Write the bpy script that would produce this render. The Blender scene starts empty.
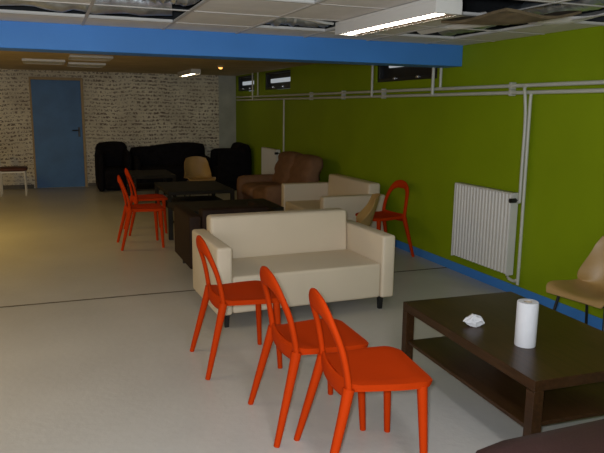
import bpy, bmesh, math, random
from mathutils import Vector, Matrix
random.seed(7)
PI = math.pi
SC = bpy.context.scene
COL = SC.collection

# ------------------------------------------------------------------ camera
F, YAW, PITCH, ROLL, CH = 643.0, 0.3743, 0.182, 0.0118, 1.5726
cy, sy, cp, sp = math.cos(YAW), math.sin(YAW), math.cos(PITCH), math.sin(PITCH)
fw = Vector((sy * cp, cy * cp, -sp)); rt = Vector((cy, -sy, 0)); up = rt.cross(fw)
rt2 = rt * math.cos(ROLL) + up * math.sin(ROLL); up2 = up * math.cos(ROLL) - rt * math.sin(ROLL)
cam = bpy.data.cameras.new('camera'); camo = bpy.data.objects.new('camera', cam); COL.objects.link(camo)
m = Matrix((rt2, up2, -fw)).transposed().to_4x4(); m.translation = Vector((0, 0, CH))
camo.matrix_world = m
cam.sensor_width = 36; cam.lens = F / 604 * 36; cam.clip_start = 0.02
SC.camera = camo

# ------------------------------------------------------------------ world, lamps, exposure
w = bpy.data.worlds.new('world'); SC.world = w; w.use_nodes = True
w.node_tree.nodes['Background'].inputs[0].default_value = (0.55, 0.65, 0.8, 1)
w.node_tree.nodes['Background'].inputs[1].default_value = 0.3
SC.view_settings.view_transform = 'Standard'; SC.view_settings.look = 'None'
SC.view_settings.gamma = 1; SC.view_settings.exposure = 0.0
SC.view_settings.use_curve_mapping = False


def area(name, loc, size, power, col, rot=(0, 0, 0)):
    l = bpy.data.lights.new(name, 'AREA'); l.shape = 'RECTANGLE'; l.size, l.size_y = size
    l.energy = power; l.color = col
    o = bpy.data.objects.new(name, l); o.location = loc; o.rotation_euler = rot; COL.objects.link(o)
    return o


area('daylight_window_behind', (-1.9, -2.15, 1.25), (3.6, 1.6), 76, (0.93, 0.96, 1.0), (PI / 2, 0, 0))
fl = bpy.data.lights.new('camera_flash', 'SPOT'); fl.energy = 225; fl.color = (0.86, 0.93, 1.0); fl.shadow_soft_size = 0.035
fl.spot_size = math.radians(85); fl.spot_blend = 0.6
fo = bpy.data.objects.new('camera_flash', fl); COL.objects.link(fo); fo.matrix_world = m.copy(); fo.location = (-0.05, 0.0, CH + 0.05)
area('ceiling_lamp_near', (1.0, 0.9, 2.12), (0.25, 1.2), 15, (0.95, 0.96, 1.0))
area('fill_light_left', (-0.95, 4.0, 2.12), (0.25, 1.2), 13, (1.0, 0.80, 0.52))  # unseen fill light, added to make up for the dimmed tube
area('ceiling_lamp_far_left', (-2.0, 8.2, 2.17), (0.25, 1.2), 46, (1.0, 0.66, 0.15))


# ------------------------------------------------------------------ materials
def mat(name, col, rough=0.6, var=0.08, scale=12.0, bump=0.0, bscale=60.0, metal=0.0, emit=None, estr=0.0, spec=0.5, coat=0.0):
    M = bpy.data.materials.new(name); M.use_nodes = True
    nt = M.node_tree; b = nt.nodes['Principled BSDF']
    tc = nt.nodes.new('ShaderNodeTexCoord'); n = nt.nodes.new('ShaderNodeTexNoise')
    n.inputs['Scale'].default_value = scale; n.inputs['Detail'].default_value = 4
    nt.links.new(tc.outputs['Object'], n.inputs['Vector'])
    r = nt.nodes.new('ShaderNodeValToRGB')
    r.color_ramp.elements[0].position = 0.3; r.color_ramp.elements[1].position = 0.7
    r.color_ramp.elements[0].color = tuple(max(0, c * (1 - var)) for c in col) + (1,)
    r.color_ramp.elements[1].color = tuple(min(1, c * (1 + var)) for c in col) + (1,)
    nt.links.new(n.outputs['Fac'], r.inputs['Fac']); nt.links.new(r.outputs['Color'], b.inputs['Base Color'])
    b.inputs['Roughness'].default_value = rough; b.inputs['Metallic'].default_value = metal
    b.inputs['Specular IOR Level'].default_value = spec
    b.inputs['Coat Weight'].default_value = coat
    if bump:
        n2 = nt.nodes.new('ShaderNodeTexNoise'); n2.inputs['Scale'].default_value = bscale
        nt.links.new(tc.outputs['Object'], n2.inputs['Vector'])
        bp = nt.nodes.new('ShaderNodeBump'); bp.inputs['Strength'].default_value = bump; bp.inputs['Distance'].default_value = 0.01
        nt.links.new(n2.outputs['Fac'], bp.inputs['Height']); nt.links.new(bp.outputs['Normal'], b.inputs['Normal'])
    if emit:
        b.inputs['Emission Color'].default_value = tuple(emit) + (1,); b.inputs['Emission Strength'].default_value = estr
    return M


def wood(name, c1, c2, rough=0.3, axis='X'):
    M = bpy.data.materials.new(name); M.use_nodes = True
    nt = M.node_tree; b = nt.nodes['Principled BSDF']
    tc = nt.nodes.new('ShaderNodeTexCoord'); mp = nt.nodes.new('ShaderNodeMapping')
    mp.inputs['Scale'].default_value = (3, 45, 45) if axis == 'X' else (45, 3, 45)
    n = nt.nodes.new('ShaderNodeTexNoise'); n.inputs['Scale'].default_value = 1.5; n.inputs['Detail'].default_value = 6
    r = nt.nodes.new('ShaderNodeValToRGB')
    r.color_ramp.elements[0].position = 0.35; r.color_ramp.elements[1].position = 0.7
    r.color_ramp.elements[0].color = c1 + (1,); r.color_ramp.elements[1].color = c2 + (1,)
    nt.links.new(tc.outputs['Object'], mp.inputs['Vector']); nt.links.new(mp.outputs['Vector'], n.inputs['Vector'])
    nt.links.new(n.outputs['Fac'], r.inputs['Fac']); nt.links.new(r.outputs['Color'], b.inputs['Base Color'])
    b.inputs['Roughness'].default_value = rough; b.inputs['Specular IOR Level'].default_value = 0.3
    return M


def floor_mat():
    M = bpy.data.materials.new('painted_concrete'); M.use_nodes = True
    nt = M.node_tree; b = nt.nodes['Principled BSDF']
    tc = nt.nodes.new('ShaderNodeTexCoord')
    n = nt.nodes.new('ShaderNodeTexNoise'); n.inputs['Scale'].default_value = 1.1; n.inputs['Detail'].default_value = 5
    n3 = nt.nodes.new('ShaderNodeTexNoise'); n3.inputs['Scale'].default_value = 25; n3.inputs['Detail'].default_value = 5
    nt.links.new(tc.outputs['Object'], n.inputs['Vector']); nt.links.new(tc.outputs['Object'], n3.inputs['Vector'])
    mx = nt.nodes.new('ShaderNodeMath'); mx.operation = 'MULTIPLY_ADD'; mx.inputs[1].default_value = 0.25
    nt.links.new(n3.outputs['Fac'], mx.inputs[0]); nt.links.new(n.outputs['Fac'], mx.inputs[2])
    r = nt.nodes.new('ShaderNodeValToRGB')
    r.color_ramp.elements[0].position = 0.4; r.color_ramp.elements[1].position = 0.85
    r.color_ramp.elements[0].color = (0.47, 0.45, 0.415, 1); r.color_ramp.elements[1].color = (0.55, 0.53, 0.49, 1)
    nt.links.new(mx.outputs[0], r.inputs['Fac']); nt.links.new(r.outputs['Color'], b.inputs['Base Color'])
    b.inputs['Roughness'].default_value = 0.33
    b.inputs['Specular IOR Level'].default_value = 0.45
    bp = nt.nodes.new('ShaderNodeBump'); bp.inputs['Strength'].default_value = 0.15; bp.inputs['Distance'].default_value = 0.01
    nt.links.new(n3.outputs['Fac'], bp.inputs['Height']); nt.links.new(bp.outputs['Normal'], b.inputs['Normal'])
    return M


def writing_mat():
    """whitewashed wall covered in rows of small dark handwriting"""
    M = bpy.data.materials.new('handwritten_wall'); M.use_nodes = True
    nt = M.node_tree; L = nt.links.new; b = nt.nodes['Principled BSDF']; N = nt.nodes.new
    tc = N('ShaderNodeTexCoord'); sp_ = N('ShaderNodeSeparateXYZ'); L(tc.outputs['Object'], sp_.inputs[0])

    def math_(op, a, c=None, d=None):
        q = N('ShaderNodeMath'); q.operation = op
        for i, v in enumerate((a, c, d)):
            if v is None: continue
            if isinstance(v, (int, float)): q.inputs[i].default_value = v
            else: L(v, q.inputs[i])
        return q.outputs[0]
    # gently wandering rows
    cw = N('ShaderNodeCombineXYZ'); L(sp_.outputs['X'], cw.inputs['X']); L(math_('MULTIPLY', sp_.outputs['Z'], 0.5), cw.inputs['Y'])
    nw = N('ShaderNodeTexNoise'); nw.inputs['Scale'].default_value = 0.9; L(cw.outputs[0], nw.inputs['Vector'])
    zz = math_('MULTIPLY_ADD', nw.outputs['Fac'], 0.16, sp_.outputs['Z'])
    row = math_('MULTIPLY', zz, 1 / 0.070)
    ri = math_('FLOOR', row); rf = math_('SUBTRACT', row, ri)
    band = math_('LESS_THAN', math_('ABSOLUTE', math_('SUBTRACT', rf, 0.5)), 0.30)
    c2 = N('ShaderNodeCombineXYZ'); L(math_('MULTIPLY', sp_.outputs['X'], 26.0), c2.inputs['X'])
    L(math_('MULTIPLY', ri, 7.31), c2.inputs['Y']); L(math_('MULTIPLY', rf, 1.6), c2.inputs['Z'])
    n1 = N('ShaderNodeTexNoise'); n1.inputs['Scale'].default_value = 1.0; n1.inputs['Detail'].default_value = 3; n1.inputs['Roughness'].default_value = 0.7
    L(c2.outputs[0], n1.inputs['Vector'])
    ink = math_('GREATER_THAN', n1.outputs['Fac'], 0.52)
    # line lengths: gaps in some rows, paler patches of writing
    n2 = N('ShaderNodeTexNoise'); n2.inputs['Scale'].default_value = 1.3; L(tc.outputs['Object'], n2.inputs['Vector'])
    dens = N('ShaderNodeMapRange'); L(n2.outputs['Fac'], dens.inputs[0]); dens.inputs[1].default_value = 0.35; dens.inputs[2].default_value = 0.6
    dens.inputs[3].default_value = 0.5; dens.inputs[4].default_value = 0.95
    fac = math_('MULTIPLY', math_('MULTIPLY', band, ink), dens.outputs[0])
    n4 = N('ShaderNodeTexNoise'); n4.inputs['Scale'].default_value = 2.2; n4.inputs['Detail'].default_value = 4; L(tc.outputs['Object'], n4.inputs['Vector'])
    base = N('ShaderNodeValToRGB'); base.color_ramp.elements[0].color = (0.62, 0.56, 0.44, 1); base.color_ramp.elements[1].color = (0.78, 0.72, 0.58, 1)
    base.color_ramp.elements[0].position = 0.35; base.color_ramp.elements[1].position = 0.65
    L(n4.outputs['Fac'], base.inputs['Fac'])
    inkc = N('ShaderNodeMix'); inkc.data_type = 'RGBA'
    L(fac, inkc.inputs[0]); L(base.outputs['Color'], inkc.inputs[6]); inkc.inputs[7].default_value = (0.16, 0.115, 0.09, 1)
    L(inkc.outputs[2], b.inputs['Base Color']); b.inputs['Roughness'].default_value = 0.85
    return M


MT = dict(
    floor=floor_mat(), writing=writing_mat(),
    green=mat('green_paint', (0.235, 0.325, 0.002), 0.65, 0.05, 1.5, 0.06, 90, spec=0.25),
    blue=mat('blue_paint', (0.055, 0.24, 0.66), 0.6, 0.06, 2.0, 0.05, 60),
    bluedoor=mat('blue_door_paint', (0.05, 0.16, 0.38), 0.5, 0.18, 2.5, 0.05, 40),
    plaster=mat('bare_plaster', (0.42, 0.43, 0.38), 0.9, 0.15, 3.0, 0.1, 40),
    wallplain=mat('white_wall', (0.55, 0.52, 0.45), 0.8, 0.06, 2.0),
    tile=mat('mineral_tile', (0.74, 0.71, 0.67), 0.85, 0.05, 8.0, 0.12, 130),
    farceil=mat('old_ceiling_board', (0.52, 0.41, 0.24), 0.85, 0.12, 3.0),
    sagtile=mat('brown_tile_back', (0.16, 0.115, 0.06), 0.9, 0.35, 6.0),
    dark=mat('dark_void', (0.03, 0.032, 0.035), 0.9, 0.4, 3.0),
    rail=mat('ceiling_rail_paint', (0.52, 0.49, 0.45), 0.5, 0.03),
    foil=mat('foil', (0.50, 0.55, 0.60), 0.35, 0.25, 14.0, 0.6, 22, metal=0.85),
    tan=mat('tan_trim', (0.42, 0.30, 0.15), 0.6, 0.1),
    darktrim=mat('dark_trim', (0.10, 0.085, 0.06), 0.6, 0.15),
    black=mat('black_plastic', (0.012, 0.012, 0.013), 0.4, 0.2),
    cream=mat('cream_leatherette', (0.70, 0.59, 0.44), 0.55, 0.02, 3.0, 0.05, 180),
    red=mat('orange_red_plastic', (0.49, 0.038, 0.002), 0.65, 0.02, 4.0, spec=0.05),
    shell=mat('tan_fibreglass', (0.36, 0.22, 0.075), 0.45, 0.10, 5.0, 0.03, 120),
    wood=wood('black_brown_veneer', (0.028, 0.012, 0.004), (0.050, 0.022, 0.008), 0.32),
    woody=wood('black_brown_veneer_lengthways', (0.028, 0.012, 0.004), (0.050, 0.022, 0.008), 0.32, 'Y'),
    farwood=mat('dull_black_veneer', (0.022, 0.018, 0.012), 0.6, 0.2, 5.0, spec=0.15),
    darkfab=mat('black_cloth', (0.010, 0.009, 0.011), 0.95, 0.3, 9.0, 0.3, 30, spec=0.1),
    darkleather=mat('dark_brown_leather', (0.022, 0.010, 0.005), 0.7, 0.2, 9.0, 0.1, 60, spec=0.2),
    nearleather=mat('near_brown_leather', (0.032, 0.010, 0.009), 0.6, 0.10, 9.0, 0.15, 90),
    brownfab=mat('brown_velour', (0.20, 0.105, 0.055), 0.9, 0.12, 9.0, 0.25, 40, spec=0.2),
    white=mat('white_enamel', (0.66, 0.64, 0.60), 0.4, 0.02, 4.0),
    pipe=mat('pipe_paint', (0.56, 0.56, 0.50), 0.4, 0.04, 8.0),
    chrome=mat('bright_metal', (0.75, 0.75, 0.75), 0.25, 0.02, metal=0.9),
    paper=mat('white_paper', (0.62, 0.62, 0.64), 0.9, 0.02, 20.0, 0.15, 90),
    card=mat('cardboard_core', (0.45, 0.36, 0.26), 0.9, 0.05),
    tube=mat('fluorescent_tube', (0.9, 0.9, 0.9), 0.4, 0.0, emit=(1.0, 0.90, 0.74), estr=22.0),
    tubefar=mat('fluorescent_tube_far', (0.9, 0.9, 0.9), 0.4, 0.0, emit=(1.0, 0.86, 0.55), estr=16.0),
    orange=mat('orange_glow', (0.9, 0.5, 0.2), 0.4, 0.0, emit=(1.0, 0.42, 0.10), estr=2.5),
    dark_liner=mat('dark_housing_liner', (0.035, 0.022, 0.013), 0.95, 0.05),
    diffuser=mat('lamp_diffuser', (0.72, 0.72, 0.68), 0.45, 0.03),
    streak=mat('glowing_streak', (0.8, 0.85, 0.9), 0.2, 0.0, emit=(0.80, 0.90, 1.0), estr=0.32),
    redseat=mat('dark_red_seat_pad', (0.10, 0.03, 0.018), 0.7, 0.15),
    bracket=mat('pipe_bracket_paint', (0.50, 0.50, 0.44), 0.5, 0.05),
    joint=mat('floor_joint', (0.15, 0.125, 0.09), 0.9, 0.3, 8.0),
)


# ------------------------------------------------------------------ mesh helpers
def obj(name, bm, m, parent=None, smooth=False, loc=(0, 0, 0), rotz=0.0):
    me = bpy.data.meshes.new(name)
    bmesh.ops.recalc_face_normals(bm, faces=bm.faces)
    bm.to_mesh(me); bm.free()
    me.materials.append(MT[m] if isinstance(m, str) else m)
    if smooth:
        me.polygons.foreach_set('use_smooth', [True] * len(me.polygons))
        try: me.set_sharp_from_angle(angle=math.radians(smooth if smooth > 1 else 50))
        except Exception: pass
    o = bpy.data.objects.new(name, me); COL.objects.link(o)
    o.location = loc; o.rotation_euler = (0, 0, rotz)
    if parent: o.parent = parent
    return o


def bx(lo, hi, bev=0.0, seg=2, bm=None):
    bm2 = bmesh.new()
    bmesh.ops.create_cube(bm2, size=1)
    for v in bm2.verts:
        v.co = Vector([(lo[i] + hi[i]) / 2 + v.co[i] * (hi[i] - lo[i]) for i in range(3)])
    if bev:
        bmesh.ops.bevel(bm2, geom=list(bm2.edges), offset=bev, segments=seg, profile=0.5, affect='EDGES')
    return merge(bm, bm2)


def merge(bm, bm2):
    if bm is None: return bm2
    me = bpy.data.meshes.new('tmp'); bm2.to_mesh(me); bm2.free(); bm.from_mesh(me); bpy.data.meshes.remove(me)
    return bm


def crom(P, n=6):
    P = [Vector(p) for p in P]; out = []
    Q = [P[0] * 2 - P[1]] + P + [P[-1] * 2 - P[-2]]
    for i in range(1, len(Q) - 2):
        for k in range(n):
            t = k / n; a, b, c, d = Q[i - 1], Q[i], Q[i + 1], Q[i + 2]
            out.append(0.5 * ((2 * b) + (c - a) * t + (2 * a - 5 * b + 4 * c - d) * t * t + (3 * b - a - 3 * c + d) * t ** 3))
    out.append(P[-1]); return out


def lerp(vals, t):
    x = t * (len(vals) - 1); i = min(int(x), len(vals) - 2); return vals[i] + (vals[i + 1] - vals[i]) * (x - i)


def sweep(pts, rad, rad2=None, ref=(1, 0, 0), n=10, bm=None, power=1.0):
    """rad: list of half-sizes across, rad2 along ref axis"""
    if bm is None: bm = bmesh.new()
    pts = [Vector(p) for p in pts]; ref = Vector(ref)
    if not isinstance(rad, (list, tuple)): rad = [rad, rad]
    rad2 = rad if rad2 is None else (rad2 if isinstance(rad2, (list, tuple)) else [rad2, rad2])
    rings = []
    N = len(pts)
    for i, p in enumerate(pts):
        t = (pts[min(i + 1, N - 1)] - pts[max(i - 1, 0)]).normalized()
        a = ref - t * ref.dot(t)
        if a.length < 0.05: a = Vector((0, 1, 0)) - t * t.y
        a.normalize(); b = t.cross(a)
        r1, r2 = lerp(rad, i / (N - 1)), lerp(rad2, i / (N - 1))
        ring = []
        for k in range(n):
            an = 2 * PI * k / n; c, s = math.cos(an), math.sin(an)
            c = math.copysign(abs(c) ** power, c); s = math.copysign(abs(s) ** power, s)
            ring.append(bm.verts.new(p + a * (c * r2) + b * (s * r1)))
        rings.append(ring)
    for A, B in zip(rings, rings[1:]):
        for k in range(n): bm.faces.new((A[k], A[(k + 1) % n], B[(k + 1) % n], B[k]))
    bm.faces.new(rings[0][::-1]); bm.faces.new(rings[-1])
    return bm


def cyl(p, q, r, r2=None, n=16, bm=None):
    d = Vector(q) - Vector(p)
    ref = (1, 0, 0) if abs(d.normalized().x) < 0.9 else (0, 1, 0)
    return sweep([p, q], [r, r if r2 is None else r2], ref=ref, n=n, bm=bm)


def cushion(lo, hi, bev=0.05, puff=0.02, seg=4, noise=0.0, seed=0):
    """soft block: bevelled box with swollen, slightly uneven faces"""
    bm = bmesh.new(); bmesh.ops.create_cube(bm, size=1)
    bmesh.ops.subdivide_edges(bm, edges=list(bm.edges), cuts=7, use_grid_fill=True)
    S = [hi[i] - lo[i] for i in range(3)]; C = [(hi[i] + lo[i]) / 2 for i in range(3)]
    rnd = random.Random(seed); ph = [rnd.uniform(0, 6) for _ in range(6)]
    h = [s / 2 for s in S]; r = min(bev, min(h) * 0.95)
    for v in bm.verts:
        p = Vector([v.co[i] * S[i] for i in range(3)])
        inner = Vector([max(-(h[i] - r), min(h[i] - r, p[i])) for i in range(3)])
        d = p - inner
        if d.length > 1e-6: p = inner + d.normalized() * r if d.length > r or sum(abs(c) > 1e-6 for c in d) > 1 else p
        f = [1 - (2 * v.co[i]) ** 2 for i in range(3)]
        for i in range(3):
            j, k = (i + 1) % 3, (i + 2) % 3
            p[i] += math.copysign(1, v.co[i]) * puff * max(0, f[j]) * max(0, f[k]) * (1 if abs(v.co[i]) > 0.45 else 0)
        if noise:
            nz = math.sin(p.x * 7 + ph[0]) * math.sin(p.y * 9 + ph[1]) + math.sin(p.x * 13 + p.z * 8 + ph[2]) * 0.5
            p.z += noise * nz * (1 if v.co.z > 0.3 else 0); p.y += noise * 0.5 * math.sin(p.x * 11 + p.z * 9 + ph[3])
        v.co = p + Vector(C)
    return bm


def thing(name, label, cat, loc=(0, 0, 0), rotz=0.0, group=None):
    o = bpy.data.objects.new(name, None); COL.objects.link(o); o.empty_display_size = 0.2
    o.location = loc; o.rotation_euler = (0, 0, rotz); o['label'] = label; o['category'] = cat
    if group: o['group'] = group
    return o


def tag(o, label, cat, group=None, kind=None):
    o['label'] = label; o['category'] = cat
    if group: o['group'] = group
    if kind: o['kind'] = kind
    return o


def struct(name, bm, m, label=None, parent=None, smooth=False):
    o = obj(name, bm, m, parent, smooth)
    if parent is None:
        o['kind'] = 'structure'
        if label: o['label'] = label; o['category'] = name.split('_')[0]
    return o


def sroot(name, label, loc=(0, 0, 0)):
    o = thing(name, label, name.split('_')[0], loc); o['kind'] = 'structure'; return o


def dup(root, loc, rotz, label, name=None, group=None):
    r = root.copy(); COL.objects.link(r); r.location = loc; r.rotation_euler = (0, 0, rotz); r['label'] = label
    if group: r['group'] = group
    for ch in list(root.children):
        c = ch.copy(); COL.objects.link(c); c.parent = r
        for g in ch.children:
            d = g.copy(); COL.objects.link(d); d.parent = c
    return r


# ------------------------------------------------------------------ the room
XR, YF, XL, YB = 3.6965, 13.286, -4.2, -2.2
ZC, ZF = 2.17, 2.215
BY0, BY1, BZ = 5.30, 5.60, 1.98
struct('floor', bx((XL - .2, YB - .2, -0.1), (XR + .25, YF + .2, 0)), 'floor', 'pale grey painted concrete floor of the long room')
# expansion joint running across the room
jb = bmesh.new()
pj = [(XL, 5.42), (-1.2, 5.40), (0.7, 5.385), (1.6, 5.36), (2.7, 5.37), (XR, 5.36)]
for a, b in zip(pj, pj[1:]):
    v = [jb.verts.new((a[0], a[1] - .014, .002)), jb.verts.new((b[0], b[1] - .014, .002)), jb.verts.new((b[0], b[1] + .014, .002)), jb.verts.new((a[0], a[1] + .014, .002))]
    jb.faces.new(v)
struct('trim_1', jb, 'joint', 'dark joint line crossing the pale floor behind the near white sofa')

wins = [(5.72, 7.045, 1.885), (10.0, 11.36, 1.895), (11.99, 13.16, 1.905)]
wb = bx((XR, YB, 0), (XR + .25, YF + .2, 1.885))
ys = [YB] + [c for wn in wins for c in wn[:2]] + [YF + .2]
for i in range(0, len(ys), 2): bx((XR, ys[i], 1.885), (XR + .25, ys[i + 1], 2.75), bm=wb)
for a, b, z in wins: bx((XR, a, 2.19), (XR + .25, b, 2.75), bm=wb)
struct('wall_right', wb, 'green', 'olive green painted wall along the right side')
struct('wall_far', bx((XL - .2, YF, 0), (3.33, YF + .2, 2.75)), 'writing', 'white far wall covered in rows of dark handwriting')
struct('wall_far_corner', bx((3.33, YF - .004, 0), (XR, YF + .2, 2.75)), 'plaster', 'bare grey plaster strip of the far wall beside the green wall')
struct('wall_left', bx((XL - .2, YB, 0), (XL, YF, 2.75)), 'wallplain')
struct('wall_back', bx((XL - .2, YB - .2, 0), (XR + .25, YB, 2.75)), 'wallplain')
struct('baseboard_right', bx((XR - .012, YB, 0), (XR, YF, .085), .003), 'blue', 'bright blue painted strip along the foot of the green wall')
bb = bx((XL, YF - .015, 0), (-.31, YF, .075)); bx((.68, YF - .015, 0), (XR - .013, YF, .075), bm=bb)
struct('baseboard_far', bb, 'darktrim', 'dark skirting along the foot of the far wall')
struct('trim_2', bx((XL, BY0, BZ), (XR, BY1, 2.215), .006), 'blue', 'wide blue ceiling beam crossing the whole room')

# ceilings: a tile grid with missing tiles, the void above it
cols = [0.285 + 0.6 * k for k in range(-8, 7)]
rows = [4.84 - 0.615 * k for k in range(0, 13)]
cb = bmesh.new()
missing = {(-1, 1), (-2, 1), (-3, 1), (-4, 1), (0, 1), (0, 2), (1, 3), (2, 1), (4, 1), (4, 2), (4, 3), (3, 3), (4, 4), (5, 3), (6, 2)}
tiles = []
xs = [XL] + [c for c in cols if XL < c < XR] + [XR]
yy = [BY0] + [r for r in rows if r > YB] + [YB]


def colidx(x): return round((x - 0.285) / 0.6)


for xi in range(len(xs) - 1):
    for yi in range(len(yy) - 1):
        x0, x1, y1, y0 = xs[xi], xs[xi + 1], yy[yi], yy[yi + 1]
        ci = colidx(x0) if xi else colidx(x1) - 1
        if (ci, yi) in missing: continue
        bx((x0 + .004, y0 + .004, ZC + random.uniform(0, .004)), (x1 - .004, y1 - .004, ZC + .02), bm=cb)
struct('ceiling', cb, 'tile', 'pale suspended ceiling tiles in front of the blue beam, several missing')
rb = bmesh.new()
for x in xs[1:-1]: bx((x - .010, YB, ZC - .004), (x + .010, BY0, ZC + .003), bm=rb)
for y in yy[1:-1]: bx((XL, y - .010, ZC - .003), (XR, y + .010, ZC + .004), bm=rb)
struct('trim_3', rb, 'rail', 'thin metal grid rails of the suspended ceiling')
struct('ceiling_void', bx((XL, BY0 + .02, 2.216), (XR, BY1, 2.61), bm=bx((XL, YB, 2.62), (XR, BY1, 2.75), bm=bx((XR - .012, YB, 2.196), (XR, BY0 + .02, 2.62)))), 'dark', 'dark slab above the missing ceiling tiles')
struct('ceiling_far', bx((XL - .2, BY1, ZF), (XR, YF, 2.3)), 'farceil', 'yellowish flat ceiling beyond the blue beam')

# windows high in the green wall
for i, (a, b, z) in enumerate(wins):
    r = sroot('window_%d' % (i + 1), ['black framed basement window right behind the end of the blue beam',
                                      'middle black basement window high on the green wall',
                                      'farthest black basement window next to the far wall corner'][i], (XR, (a + b) / 2, z))
    hw = (b - a) / 2; H = 2.19 - z
    fb = bx((.02, -hw, 0), (.10, -hw + .05, H), .004)
    bx((.02, hw - .05, 0), (.10, hw, H), .004, bm=fb)
    bx((.02, -hw + .05, 0), (.10, hw - .05, .04), .004, bm=fb); bx((.02, -hw + .05, H - .03), (.10, hw - .05, H), .004, bm=fb)
    obj('window_frame', fb, 'black', r)
    obj('window_blind', bx((.075, -hw + .05, .04), (.085, hw - .05, H - .03)), 'black', r)
    z0 = .11 if i else .16
    obj('glow_strip', bx((.045, -hw + .13, z0), (.074, hw - .22, z0 + .07), .01), 'streak', r)['label'] = 'glowing strip put in for the bright streak'  # emissive strip set before the blind for the bright streak
    for k in (-.4, .35):
        obj('window_catch', bx((.0, k * hw - .02, .02), (.03, k * hw + .02, .045), .005), 'chrome', r)

# blue door in the far wall
dr = sroot('door_1', 'blue flush door in the handwritten far wall', (0.184, YF, 0))
obj('door_leaf', bx((-.437, -.03, .008), (.437, .0, 2.04), .004), 'bluedoor', dr)
fb = bx((.438, -.035, 0), (.485, .0, 2.09), .004)
bx((-.47, -.035, 0), (-.438, .0, 2.09), .004, bm=fb); bx((-.4385, -.035, 2.042), (.4385, .0, 2.09), .004, bm=fb)
obj('door_frame', fb, 'tan', dr)
h = obj('door_handle', bx((.355, -.042, .98), (.395, -.03, 1.16), .004), 'black', dr)
obj('lever', cyl((.375, -.075, 1.10), (.25, -.075, 1.10), .012, bm=cyl((.375, -.04, 1.10), (.375, -.08, 1.10), .010)), 'black', h)


# ------------------------------------------------------------------ ceiling lamps and loose ceiling bits
def tube_light(loc, rot, label, tubem, power, colr, L=1.22, W=.17, H=.085):
    t = thing('ceiling_light', label, 'ceiling light', loc, rot, 'fluorescent ceiling lights')
    hb = bx((-W / 2, -L / 2, -.02), (W / 2, L / 2, 0), .003)
    bx((-W / 2, -L / 2, -H), (-W / 2 + .012, L / 2, -.02), bm=hb); bx((W / 2 - .012, -L / 2, -H), (W / 2, L / 2, -.02), bm=hb)
    bx((-W / 2 + .012, -L / 2, -H), (W / 2 - .012, -L / 2 + .03, -.02), bm=hb); bx((-W / 2 + .012, L / 2 - .03, -H), (W / 2 - .012, L / 2, -.02), bm=hb)
    obj('housing', hb, 'white', t)
    rf = bmesh.new(); a_, y_ = W / 2 - .0125, L / 2 - .031
    pr_ = [(-a_, -H + .001), (-a_, -.024), (a_, -.024), (a_, -H + .001)]
    vs = [(rf.verts.new((x, -y_, z)), rf.verts.new((x, y_, z))) for x, z in pr_]
    for p, q in zip(vs, vs[1:]): rf.faces.new((p[0], p[1], q[1], q[0]))
    obj('dark_liner', rf, 'dark_liner', t)  # dark liner added inside the housing to keep the tube's glow narrow
    obj('tube', cyl((0, -L / 2 + .045, -H + .008), (0, L / 2 - .045, -H + .008), .009), tubem, t, True)
    return t


tube_light((2.02, 3.68, ZC - .004), 0.03, 'lit fluorescent ceiling light in front of the blue beam', 'tube', 17, (1.0, 0.93, 0.84))
tube_light((2.42, 11.85, ZF), 0.0, 'small lit fluorescent light on the far ceiling', 'tubefar', 5, (1.0, 0.88, 0.55))
for (x0, x1, y0, y1, lb) in [(-.29, .285, 10.1, 10.85, 'unlit white light panel nearest the left edge on far ceiling'),
                             (.31, .85, 9.0, 9.62, 'unlit white light panel just behind the beam, above the blue door'),
                             (.34, .88, 10.55, 11.3, 'unlit white light panel closest to the far wall, above the blue door')]:
    t = thing('light_panel', lb, 'ceiling light', ((x0 + x1) / 2, (y0 + y1) / 2, ZF), 0, 'unlit light panels')
    a, b = (x1 - x0) / 2, (y1 - y0) / 2
    fb = bx((-a, -b, -.03), (a, -b + .03, 0)); bx((-a, b - .03, -.03), (a, b, 0), bm=fb)
    bx((-a, -b + .03, -.03), (-a + .03, b - .03, 0), bm=fb); bx((a - .03, -b + .03, -.03), (a, b - .03, 0), bm=fb)
    obj('panel_frame', fb, 'white', t)
    obj('diffuser', bx((-a + .03, -b + .03, -.026), (a - .03, b - .03, -.004)), 'diffuser', t)
t = thing('ceiling_glint', 'small glowing orange lamp put in for a light reflection beside the lit far tube', 'glint', (2.58, 10.15, ZF))  # added glow standing in for a light reflection, no real fixture
obj('glint_ring', cyl((0, 0, -.03), (0, 0, 0), .06, n=20), 'tan', t, True)
obj('glint_core', sweep([(0, 0, -.03), (0, 0, -.045), (0, 0, -.055)], [.035, .028, .008], ref=(1, 0, 0), n=14), 'orange', t, True)


def foil_roll(p0, p1, r, label, seed, flat=0.6):
    rnd = random.Random(seed); pts = []; rr = []; n = 40
    for k in range(n + 1):
        t_ = k / n
        pts.append(Vector(p0).lerp(Vector(p1), t_) + Vector((0, rnd.uniform(-.012, .012), rnd.uniform(-.012, .012)))); rr.append(r * rnd.uniform(.9, 1.06))
    o = obj('foil_insulation', sweep(pts, rr, [q * flat for q in rr], ref=(0, 0, 1), n=14), 'foil', None, True)
    return tag(o, label, 'insulation')


foil_roll((-2.05, 4.66, 2.275), (.84, 4.64, 2.275), .155, 'long silver foil insulation roll above the missing tiles at upper left', 1)
foil_roll((.33, 3.98, 2.25), (.84, 4.00, 2.25), .12, 'short silver foil piece in the open tile gap at top left', 2)
foil_roll((1.52, 4.72, 2.245), (2.04, 4.66, 2.245), .105, 'silver foil piece in the gap left of the lit ceiling light', 3)
foil_roll((3.17, 4.80, 2.25), (3.13, 3.05, 2.25), .10, 'silver foil strip in the open gap right of the lit ceiling light', 4)


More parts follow.
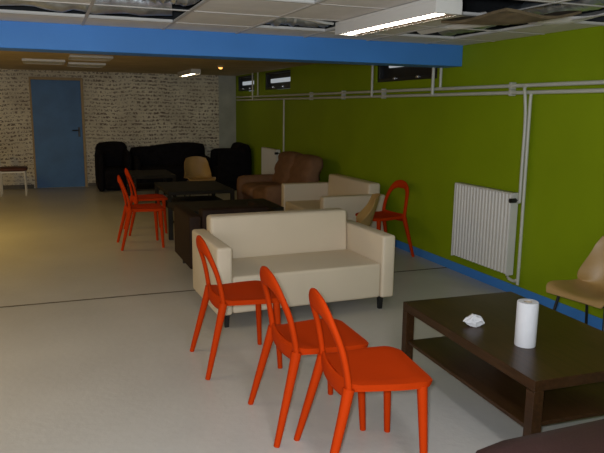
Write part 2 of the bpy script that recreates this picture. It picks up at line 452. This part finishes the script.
def loose_tile(c, size, rx, ry, rz, m, label):
    bm = bmesh.new(); bmesh.ops.create_cube(bm, size=1)
    bmesh.ops.subdivide_edges(bm, edges=list(bm.edges), cuts=5, use_grid_fill=True)
    for v in bm.verts:
        x, y = v.co.x, v.co.y
        v.co = Vector((x * size[0], y * size[1], v.co.z * .016 - .03 * math.cos(x * 3.0) * math.cos(y * 3.0) + .02 * math.sin(x * 5 + y * 4)))
    o = obj('loose_ceiling_tile', bm, m, None, False, c); o.rotation_euler = (rx, ry, rz)
    return tag(o, label, 'ceiling tile')


loose_tile((2.66, 3.36, 2.135), (.56, .60, 1), .05, -.06, .05, 'sagtile', 'sagging brown stained tile hanging right of the lit ceiling light')
loose_tile((1.72, 4.45, 2.24), (.5, .22, 1), .22, .18, .5, 'tile', 'broken pale tile lying askew in the gap left of the lit light')
loose_tile((2.86, 4.28, 2.205), (.22, .95, 1), .03, .12, .12, 'tile', 'narrow pale tile piece askew in the gap near the green wall')
loose_tile((3.38, 3.60, 2.215), (.50, .30, 1), .08, -.12, -.3, 'tile', 'pale tilted tile piece above the green wall at upper right')

# ------------------------------------------------------------------ heating pipes
XP = 3.655
PU, PL = 1.777, 1.720
t = thing('heating_pipe', 'upper white heating pipe running along the green wall', 'pipe', (XP, 7.5, PU), 0, 'wall heating pipes')
obj('pipe_run', cyl((0, -9.5, 0), (0, 5.55, 0), .0155), 'pipe', t, True)
obj('pipe_riser', cyl((0, 5.59 - 7.5, 0), (0, 5.59 - 7.5, ZF - PU - .003), .014), 'pipe', t, True)
obj('pipe_riser', cyl((0, 11.62 - 7.5, 0), (0, 11.62 - 7.5, ZF - PU - .003), .014), 'pipe', t, True)
obj('pipe_drop', sweep(crom([(0, 4.335 - 7.5, 0), (-.028, 4.32 - 7.5, -.03), (-.032, 4.30 - 7.5, -.10), (-.014, 4.30 - 7.5, -.30), (-.012, 4.302 - 7.5, -.7), (-.012, 4.30 - 7.5, .84 - PU), (-.012, 4.31 - 7.5, .823 - PU), (-.012, 4.325 - 7.5, .82 - PU)]), .0135, ref=(1, 0, 0)), 'pipe', t, True)
for y in (4.52, 6.78, 7.89, 9.02, 3.2):
    b = bx((-.016, y - 7.5 - .016, -.03), (.041, y - 7.5 + .016, .03), .006); obj('pipe_bracket', b, 'bracket', t)
t = thing('heating_pipe', 'lower white heating pipe running along the green wall', 'pipe', (XP, 7.5, PL), 0, 'wall heating pipes')
obj('pipe_run', cyl((0, -9.5, 0), (0, 5.55, 0), .0155), 'pipe', t, True)
obj('pipe_riser', cyl((-.03, 5.68 - 7.5, -.0), (-.03, 5.68 - 7.5, ZF - PL - .003), .016), 'pipe', t, True)
obj('pipe_riser', cyl((-.03, 7.0 - 7.5, 0), (-.03, 7.0 - 7.5, ZF - PL - .003), .014), 'pipe', t, True)
obj('pipe_riser', cyl((-.03, 11.86 - 7.5, 0), (-.03, 11.86 - 7.5, ZF - PL - .003), .014), 'pipe', t, True)
obj('pipe_drop', sweep(crom([(0, 4.27 - 7.5, 0), (-.005, 4.268 - 7.5, -.10), (-.005, 4.265 - 7.5, -.5), (-.008, 4.255 - 7.5, .21 - PL), (-.010, 4.265 - 7.5, .155 - PL), (-.012, 4.31 - 7.5, .137 - PL), (-.012, 4.366 - 7.5, .142 - PL)], 5), .0135, ref=(1, 0, 0)), 'pipe', t, True)
obj('pipe_drop', cyl((-.01, 10.16 - 7.5, 0), (-.01, 10.16 - 7.5, .3 - PL), .014), 'pipe', t, True)
for y in (4.52, 6.78, 7.89, 9.02, 3.2):
    b = bx((-.016, y - 7.5 - .016, -.026), (.041, y - 7.5 + .016, .026), .006); obj('pipe_bracket', b, 'bracket', t)


def radiator(y0, y1, z0, z1, label, ribs=18):
    t = thing('radiator', label, 'radiator', (3.645, (y0 + y1) / 2, z0), 0, 'white wall radiators')
    hw, H = (y1 - y0) / 2, z1 - z0
    bm = bmesh.new(); n = ribs * 6; f, bk = [], []
    for k in range(n + 1):                       # corrugated front panel
        y = -hw + 2 * hw * k / n; ph = (k % 6) / 6
        x = -.035 - (.010 if 0.2 < ph < 0.8 else 0)
        f.append((bm.verts.new((x, y, .012)), bm.verts.new((x, y, H - .012))))
        bk.append((bm.verts.new((-.012, y, .012)), bm.verts.new((-.012, y, H - .012))))
    for a, b, c, d in zip(f, f[1:], bk, bk[1:]):
        bm.faces.new((a[0], b[0], b[1], a[1])); bm.faces.new((c[0], c[1], d[1], d[0]))
        bm.faces.new((a[1], b[1], d[1], c[1])); bm.faces.new((a[0], c[0], d[0], b[0]))
    for q, r in ((f[0], bk[0]), (f[-1], bk[-1])): bm.faces.new((q[0], q[1], r[1], r[0]))
    obj('front_panel', bm, 'white', t)
    obj('rear_panel', bx((.005, -hw, 0), (.03, hw, H), .004), 'white', t)
    g = bx((-.046, -hw - .004, H - .014), (.03, hw + .004, H), .004)
    obj('top_grille', g, 'white', t)
    for y in (-hw - .006, hw): obj('side_panel', bx((-.046, y, .0), (.03, y + .006, H - .012), .002), 'white', t)
    for z in (.1, H - .12): obj('wall_bracket', bx((.04, -hw * .6, z), (.0505, -hw * .6 + .03, z + .03)), 'bracket', t)
    v = cyl((0, -hw + .0, H - .06), (0, -hw - .05, H - .06), .012)
    vo = obj('valve', v, 'chrome', t, True)
    obj('valve_knob', cyl((-.02, -hw - .03, H - .06), (-.075, -hw - .03, H - .06), .02), 'black', vo, True)
    obj('lower_valve', cyl((0, -hw + .02, .015), (0, -hw + .02, -.03), .014), 'chrome', t, True)
    return t


radiator(4.36, 5.17, .175, .89, 'large white ribbed radiator on the green wall by the coffee table')
radiator(10.42, 11.22, .20, .87, 'far white radiator on the green wall behind the brown sofa', 16)


# ------------------------------------------------------------------ sofas
def two_seater(label, loc, rotz, m, bz=.725, W=1.415, D=.78, aw=.115, az=.605, sz=.385, bd=.19):
    """front faces local -y"""
    t = thing('two_seat_sofa' if W > 1 else 'leather_armchair', label, 'sofa' if W > 1 else 'armchair', loc, rotz)
    hw, hd = W / 2, D / 2
    for s in (-1, 1):
        a, b = sorted((s * hw, s * (hw - aw)))
        obj('armrest', bx((a, -hd, .105), (b, hd, az), .022, 4), m, t, True)
    # leaning backrest
    bm = bx((-hw + aw + .002, hd - bd, .11), (hw - aw - .002, hd - .005, bz), .03, 4)
    for v in bm.verts:
        if v.co.z > .3 and v.co.y < hd - .05: v.co.y += .03 * (v.co.z - .3) / .4
    obj('backrest', bm, m, t, True)
    bm = bx((-hw + aw + .002, -hd + .012, .11), (hw - aw - .002, hd - bd + .0, sz), .022, 4)
    obj('seat', bm, m, t, True)
    for sx in (-1, 1):
        for s_y in (-1, 1):
            x, y = sx * (hw - .085), s_y * (hd - .075)
            q = cyl((x, y, 0), (x, y, .107), .021, .028, 4)
            bmesh.ops.rotate(q, verts=list(q.verts), cent=(x, y, 0), matrix=Matrix.Rotation(PI / 4, 3, 'Z'))
            obj('leg', q, 'black', t)
    return t


two_seater('near cream leatherette two-seat sofa in the middle of the floor', (1.760, 4.69, 0), 0.022, 'cream', bz=.72, W=1.44)
two_seater('farther cream two-seat sofa standing along the green wall', (3.19, 7.19, 0), -PI / 2, 'cream')
two_seater('dark brown leather armchair turned away behind the near cream sofa', (1.585, 6.08, 0), PI, 'darkleather', bz=.655, az=.60, W=.89)

# brown recliner sofa by the wall (faces local -y, turned to face the room)
t = thing('recliner_sofa', 'brown velour two-seat recliner sofa along the green wall', 'sofa', (3.10, 8.68, 0), -PI / 2)
for s in (-1, 1):
    a, b = sorted((s * .74, s * .56))
    obj('armrest', cushion((a, -.48, .12), (b, .30, .56), .06, .012), 'brownfab', t, 70)
obj('sofa_base', bx((-.60, -.42, .0), (.60, .40, .30), .02), 'brownfab', t)
for s in (-1, 1):
    a, b = sorted((s * .56, s * .005))
    obj('seat_cushion', cushion((a, -.46, .28), (b, .2, .47), .06, .02), 'brownfab', t, 70)
    a, b = sorted((s * .66, s * .005))
    bm = cushion((a, .02, .42), (b, .26, .915), .08, .02)
    for v in bm.verts:
        f = (v.co.z - .42) / .56
        v.co.y += .16 * f
        if v.co.y < .35: v.co.y += .018 * math.cos(f * 19)          # stitched rolls
    obj('back_cushion', bm, 'brownfab', t, 70)

# black covered sofas at the far wall
t = thing('black_armchair', 'black fabric armchair at left end of the far sofas', 'armchair', (1.12, 12.75, 0), 0)
for s in (-1, 1):
    a, b = sorted((s * .31, s * .19)); obj('armrest', cushion((a, -.42, .0), (b, .40, .74), .06, .012, noise=.006, seed=3 + s), 'darkfab', t, 70)
obj('backrest', cushion((-.29, .12, .1), (.29, .42, .88), .09, .01, noise=.008, seed=5), 'darkfab', t, 70)
obj('seat', cushion((-.2, -.4, .03), (.2, .2, .43), .05, .015), 'darkfab', t, 70)
t = thing('black_sofa', 'long black sofa under a rumpled cover against the handwritten wall', 'sofa', (2.20, 12.72, 0), 0)
bm = cushion((-.73, .10, .05), (.73, .42, .80), .08, .01, noise=.012, seed=8)
for v in bm.verts:
    if v.co.z > .4: v.co.z += .035 * math.tanh((v.co.x + .1) * 5) + .025
obj('backrest', bm, 'darkfab', t, 70)
obj('seat', cushion((-.66, -.42, .03), (.64, .2, .43), .06, .015, noise=.006, seed=4), 'darkfab', t, 70)
for s in (-1, 1):
    a, b = sorted((s * .73, s * .61)); obj('armrest', cushion((a, -.42, .0), (b, .38, .62), .05, .01), 'darkfab', t, 70)
t = thing('black_armchair', 'black fabric armchair in the corner by the green wall', 'armchair', (3.34, 12.28, 0), -PI / 2)
for s in (-1, 1):
    a, b = sorted((s * .37, s * .25)); obj('armrest', cushion((a, -.36, .0), (b, .28, .76), .07, .012), 'darkfab', t, 70)
obj('backrest', cushion((-.35, .04, .1), (.35, .30, .87), .1, .02, noise=.008, seed=9), 'darkfab', t, 70)
obj('seat', cushion((-.26, -.36, .03), (.26, .12, .43), .05, .015), 'darkfab', t, 70)

# dark seat at the bottom right corner
t = thing('brown_easy_chair', 'dark red-brown leather easy chair cut off by the bottom right corner', 'armchair', (1.76, 1.17, 0), 0)
obj('seat_cushion', cushion((-.56, -.30, .28), (.56, .43, .525), .075, .012), 'nearleather', t, 70)
obj('chair_base', bx((-.50, -.38, .06), (.50, .34, .285), .03, 3), 'nearleather', t)
obj('backrest', cushion((-.54, -.56, .10), (.54, -.26, .74), .09, .015), 'nearleather', t, 70)
for sx in (-1, 1):
    for s_y in (-1, 1): obj('leg', cyl((sx * .4, s_y * .26, 0), (sx * .4, s_y * .26, .08), .02, .026), 'black', t)


# ------------------------------------------------------------------ coffee tables
def coffee_table(label, loc, rotz, L=1.2, W=.75, wm='woody', H=.45):
    """long side along local y"""
    t = thing('coffee_table', label, 'coffee table', loc, rotz)
    a, b = W / 2, L / 2
    obj('table_top', bx((-a, -b, H - .05), (a, b, H), .002, 1), wm, t)
    for sx in (-1, 1):
        for s_y in (-1, 1):
            x0, x1 = sorted((sx * a, sx * (a - .052))); y0, y1 = sorted((s_y * b, s_y * (b - .052)))
            obj('leg', bx((x0, y0, 0), (x1, y1, H - .0505), .0015, 1), wm, t)
    obj('shelf', bx((-a + .012, -b + .053, .205), (a - .012, b - .053, .225), .002, 1), wm, t)
    return t


coffee_table('near black-brown coffee table with a paper roll on it', (2.262, 2.59, 0), -.045, 1.19, .76)
coffee_table('black-brown coffee table behind the dark brown armchair', (1.88, 7.27, 0), PI / 2, 1.2, .76, 'farwood')
coffee_table('dark coffee table in front of the tan chair back, beside the recliner', (1.91, 9.2, 0), 0, 1.18, .92, 'farwood')
coffee_table('dark low table before the black sofas, left of the tan chair', (1.60, 11.25, 0), 0, 1.0, .70, 'farwood')

# paper towel roll and crumpled tissue on the near table
t = thing('paper_towel_roll', 'white paper towel roll standing on the near coffee table', 'paper roll', (2.107, 2.375, .4505))
bm = bmesh.new(); n = 40; R = []
for r, z in [(.020, .0), (.049, .0), (.0505, .004), (.0505, .216), (.048, .22), (.021, .22), (.020, .216)]:
    R.append([bm.verts.new((r * math.cos(2 * PI * k / n) * (1 + .008 * math.sin(3 * k)), r * math.sin(2 * PI * k / n), z)) for k in range(n)])
for A, B in zip(R, R[1:] + R[:1]):
    for k in range(n): bm.faces.new((A[k], A[(k + 1) % n], B[(k + 1) % n], B[k]))
obj('paper', bm, 'paper', t, 40)
bm = bmesh.new(); R = []
for r, z in [(.0195, .002), (.0195, .219), (.0175, .219), (.0175, .002)]:
    R.append([bm.verts.new((r * math.cos(2 * PI * k / n), r * math.sin(2 * PI * k / n), z)) for k in range(n)])
for A, B in zip(R, R[1:] + R[:1]):
    for k in range(n): bm.faces.new((A[k], A[(k + 1) % n], B[(k + 1) % n], B[k]))
obj('cardboard_core', bm, 'card', t, 40)
bm = bmesh.new(); bmesh.ops.create_icosphere(bm, subdivisions=4, radius=1)
rnd = random.Random(11)
dirs = [Vector((rnd.gauss(0, 1), rnd.gauss(0, 1), rnd.gauss(0, 1))).normalized() for _ in range(26)]
for v in bm.verts:
    d = v.co.normalized(); k = max(range(26), key=lambda i: d.dot(dirs[i]))
    f = .72 + .55 * (1 - d.dot(dirs[k])) * 2.2 + .12 * math.sin(k * 2.3)
    v.co = Vector((d.x * .060 * f, d.y * .048 * f, max(-.0, d.z * .036 * f + .027)))
tag(obj('crumpled_tissue', bm, 'paper', None, 25, (2.045, 2.70, .4505), -.3), 'crumpled white tissue lying on the near coffee table', 'tissue')


# ------------------------------------------------------------------ red chairs (face local +x)
def red_chair(label, loc, rotz):
    t = thing('red_chair', label, 'chair', loc, rotz, 'orange-red plastic chairs')
    # seat: rounded, slightly dished plate
    bm = bmesh.new(); nu, nv = 18, 14; top = []; bot = []
    for i in range(nu + 1):
        u = i / nu; x = -.160 + .390 * u; row = []; rb_ = []
        hw = .178 + .037 * min(1, u * 1.6)
        e = 1.0
        if u > .86: e = 1 - .16 * ((u - .86) / .14) ** 2.2
        if u < .06: e = .97
        for j in range(nv + 1):
            v = -1 + 2 * j / nv; y = v * hw * e
            z = .452 - .012 * (1 - v * v) * math.sin(PI * min(1, u * 1.02)) - .010 * max(0, u - .85) / .15 + .012 * max(0, .15 - u) / .15
            if abs(v) > .93: z -= .004
            row.append(bm.verts.new((x, y, z)))
            rb_.append(bm.verts.new((x - (.004 if u > .9 else 0), y * .985, .452 - .034)))
        top.append(row); bot.append(rb_)
    for i in range(nu):
        for j in range(nv):
            bm.faces.new((top[i][j], top[i + 1][j], top[i + 1][j + 1], top[i][j + 1]))
            bm.faces.new((bot[i][j], bot[i][j + 1], bot[i + 1][j + 1], bot[i + 1][j]))
    per_t = [top[i][0] for i in range(nu + 1)] + top[nu][1:] + [top[i][nv] for i in range(nu - 1, -1, -1)] + top[0][nv - 1:0:-1]
    per_b = [bot[i][0] for i in range(nu + 1)] + bot[nu][1:] + [bot[i][nv] for i in range(nu - 1, -1, -1)] + bot[0][nv - 1:0:-1]
    for k in range(len(per_t)):
        a, b = k, (k + 1) % len(per_t); bm.faces.new((per_t[a], per_b[a], per_b[b], per_t[b]))
    bmesh.ops.bevel(bm, geom=[e for e in bm.edges if e.calc_face_angle(0) > .9], offset=.006, segments=2, affect='EDGES')
    obj('seat', bm, 'red', t, 40)
    # arched backrest loop
    half = [(-.150, .190, .415), (-.160, .190, .50), (-.183, .178, .61), (-.217, .141, .708), (-.237, .080, .757)]
    P = crom([(x, -y, z) for x, y, z in half] + [(-.243, 0, .769)] + half[::-1], 6)
    obj('backrest', sweep(P, [.023, .022, .022, .028, .040, .046, .040, .028, .022, .022, .023], .0135, ref=(1, 0, 0), n=14, power=.8), 'red', t, 60)
    obj('back_crosspiece', sweep(crom([(-.150, -.185, .430), (-.164, -.09, .422), (-.168, 0, .420), (-.164, .09, .422), (-.150, .185, .430)], 4), .042, .012, ref=(1, 0, 0), n=12, power=.8), 'red', t, 60)
    for s in (-1, 1):
        obj('leg', sweep(crom([(-.150, s * .190, .44), (-.177, s * .203, .33), (-.219, s * .2195, .165), (-.261, s * .236, .0)], 4), [.027, .023, .0195, .0155], [.024, .021, .018, .0145], ref=(1, 0, 0), n=12, power=.85), 'red', t, 60)
        obj('leg', sweep(crom([(.176, s * .192, .425), (.184, s * .202, .25), (.196, s * .214, .0)], 4), [.024, .020, .015], [.022, .019, .0145], ref=(1, 0, 0), n=12, power=.85), 'red', t, 60)
    return t


rc = red_chair('orange-red chair right in front of the near cream sofa, farthest of the row of three', (1.055, 3.735, 0), -.01)
dup(rc, (1.19, 2.87, 0), -.03, 'middle orange-red chair of the row of three')
dup(rc, (1.265, 2.405, 0), -.12, 'nearest orange-red chair, closest to the near coffee table')
dup(rc, (.95, 7.42, 0), .0, 'nearer of the two red chairs at the dark tables left of centre')
dup(rc, (1.12, 8.25, 0), .02, 'farther of the two red chairs at the dark tables left of centre')
dup(rc, (3.33, 6.10, 0), PI + .12, 'lone red chair beside the green wall next to the farther cream sofa')


# ------------------------------------------------------------------ tan shell chairs (face local +x)
def shell_chair(label, loc, rotz):
    t = thing('shell_chair', label, 'chair', loc, rotz, 'tan shell chairs')
    prof = crom([(.235, 0, .425), (.20, 0, .447), (.08, 0, .438), (-.06, 0, .425), (-.155, 0, .44), (-.205, 0, .50), (-.235, 0, .60), (-.262, 0, .70), (-.285, 0, .782)], 4)
    hws = [.195, .222, .228, .228, .225, .218, .208, .192, .150]
    n = len(prof); nv = 16; G = []
    bm = bmesh.new()
    for i, p in enumerate(prof):
        f = i / (n - 1); hw = lerp(hws, f); row = []
        back = max(0, min(1, (f - .42) / .25))
        for j in range(nv + 1):
            v = -1 + 2 * j / nv; c = abs(v) ** 2.4
            row.append(bm.verts.new((p.x + c * (back * .05 + .085 * math.exp(-((f - .64) / .13) ** 2)), v * hw, p.z + (1 - back) * .035 * c * min(1, f * 6) - (.02 * c if f > .97 else 0))))
        G.append(row)
    for i in range(n - 1):
        for j in range(nv): bm.faces.new((G[i][j], G[i + 1][j], G[i + 1][j + 1], G[i][j + 1]))
    bmesh.ops.recalc_face_normals(bm, faces=bm.faces)
    bmesh.ops.solidify(bm, geom=list(bm.faces), thickness=.008)
    obj('shell_seat', bm, 'shell', t, 60)
    ring = [(.15, -.165, .415), (.15, .165, .415), (-.13, .165, .408), (-.13, -.165, .408)]
    fb = bmesh.new()
    for a, b in zip(ring, ring[1:] + ring[:1]): cyl(a, b, .009, n=8, bm=fb)
    obj('underframe', fb, 'black', t, True)
    for (x, y, z), (fx, fy) in zip(ring, [(.22, -.22), (.22, .22), (-.24, .22), (-.24, -.22)]):
        obj('leg', cyl((x, y, z), (fx, fy, 0), .010, .009, 10), 'black', t, True)
    return t


sc_ = shell_chair('tan shell chair on black legs by the green wall at the right edge', (3.19, 2.98, 0), PI + .15)
dup(sc_, (2.63, 5.46, 0), 2.75, 'tan shell chair between the two cream sofas, beside a red chair')
dup(sc_, (2.20, 10.10, 0), -PI / 2, 'far tan shell chair facing the dark tables, before the black sofas')

# ------------------------------------------------------------------ light framed chair at the left edge
t = thing('side_chair', 'white-framed chair with dark red seat cut off at the left edge', 'chair', (-.62, 12.42, 0), 0)
obj('seat', cushion((-.22, -.2, .43), (.24, .2, .49), .025, .006), 'redseat', t, 70)
obj('backrest', cushion((-.25, -.19, .60), (-.20, .19, .86), .022, .006), 'redseat', t, 70)
for s in (-1, 1):
    obj('leg', cyl((.20, s * .18, 0), (.20, s * .18, .43), .013), 'white', t)
    obj('leg', sweep([(-.20, s * .18, 0), (-.20, s * .18, .43), (-.225, s * .18, .80)], .013, ref=(0, 1, 0), n=10), 'white', t)
    obj('seat_rail', bx((-.20, s * .18 - .011, .40), (.20, s * .18 + .011, .428)), 'white', t)
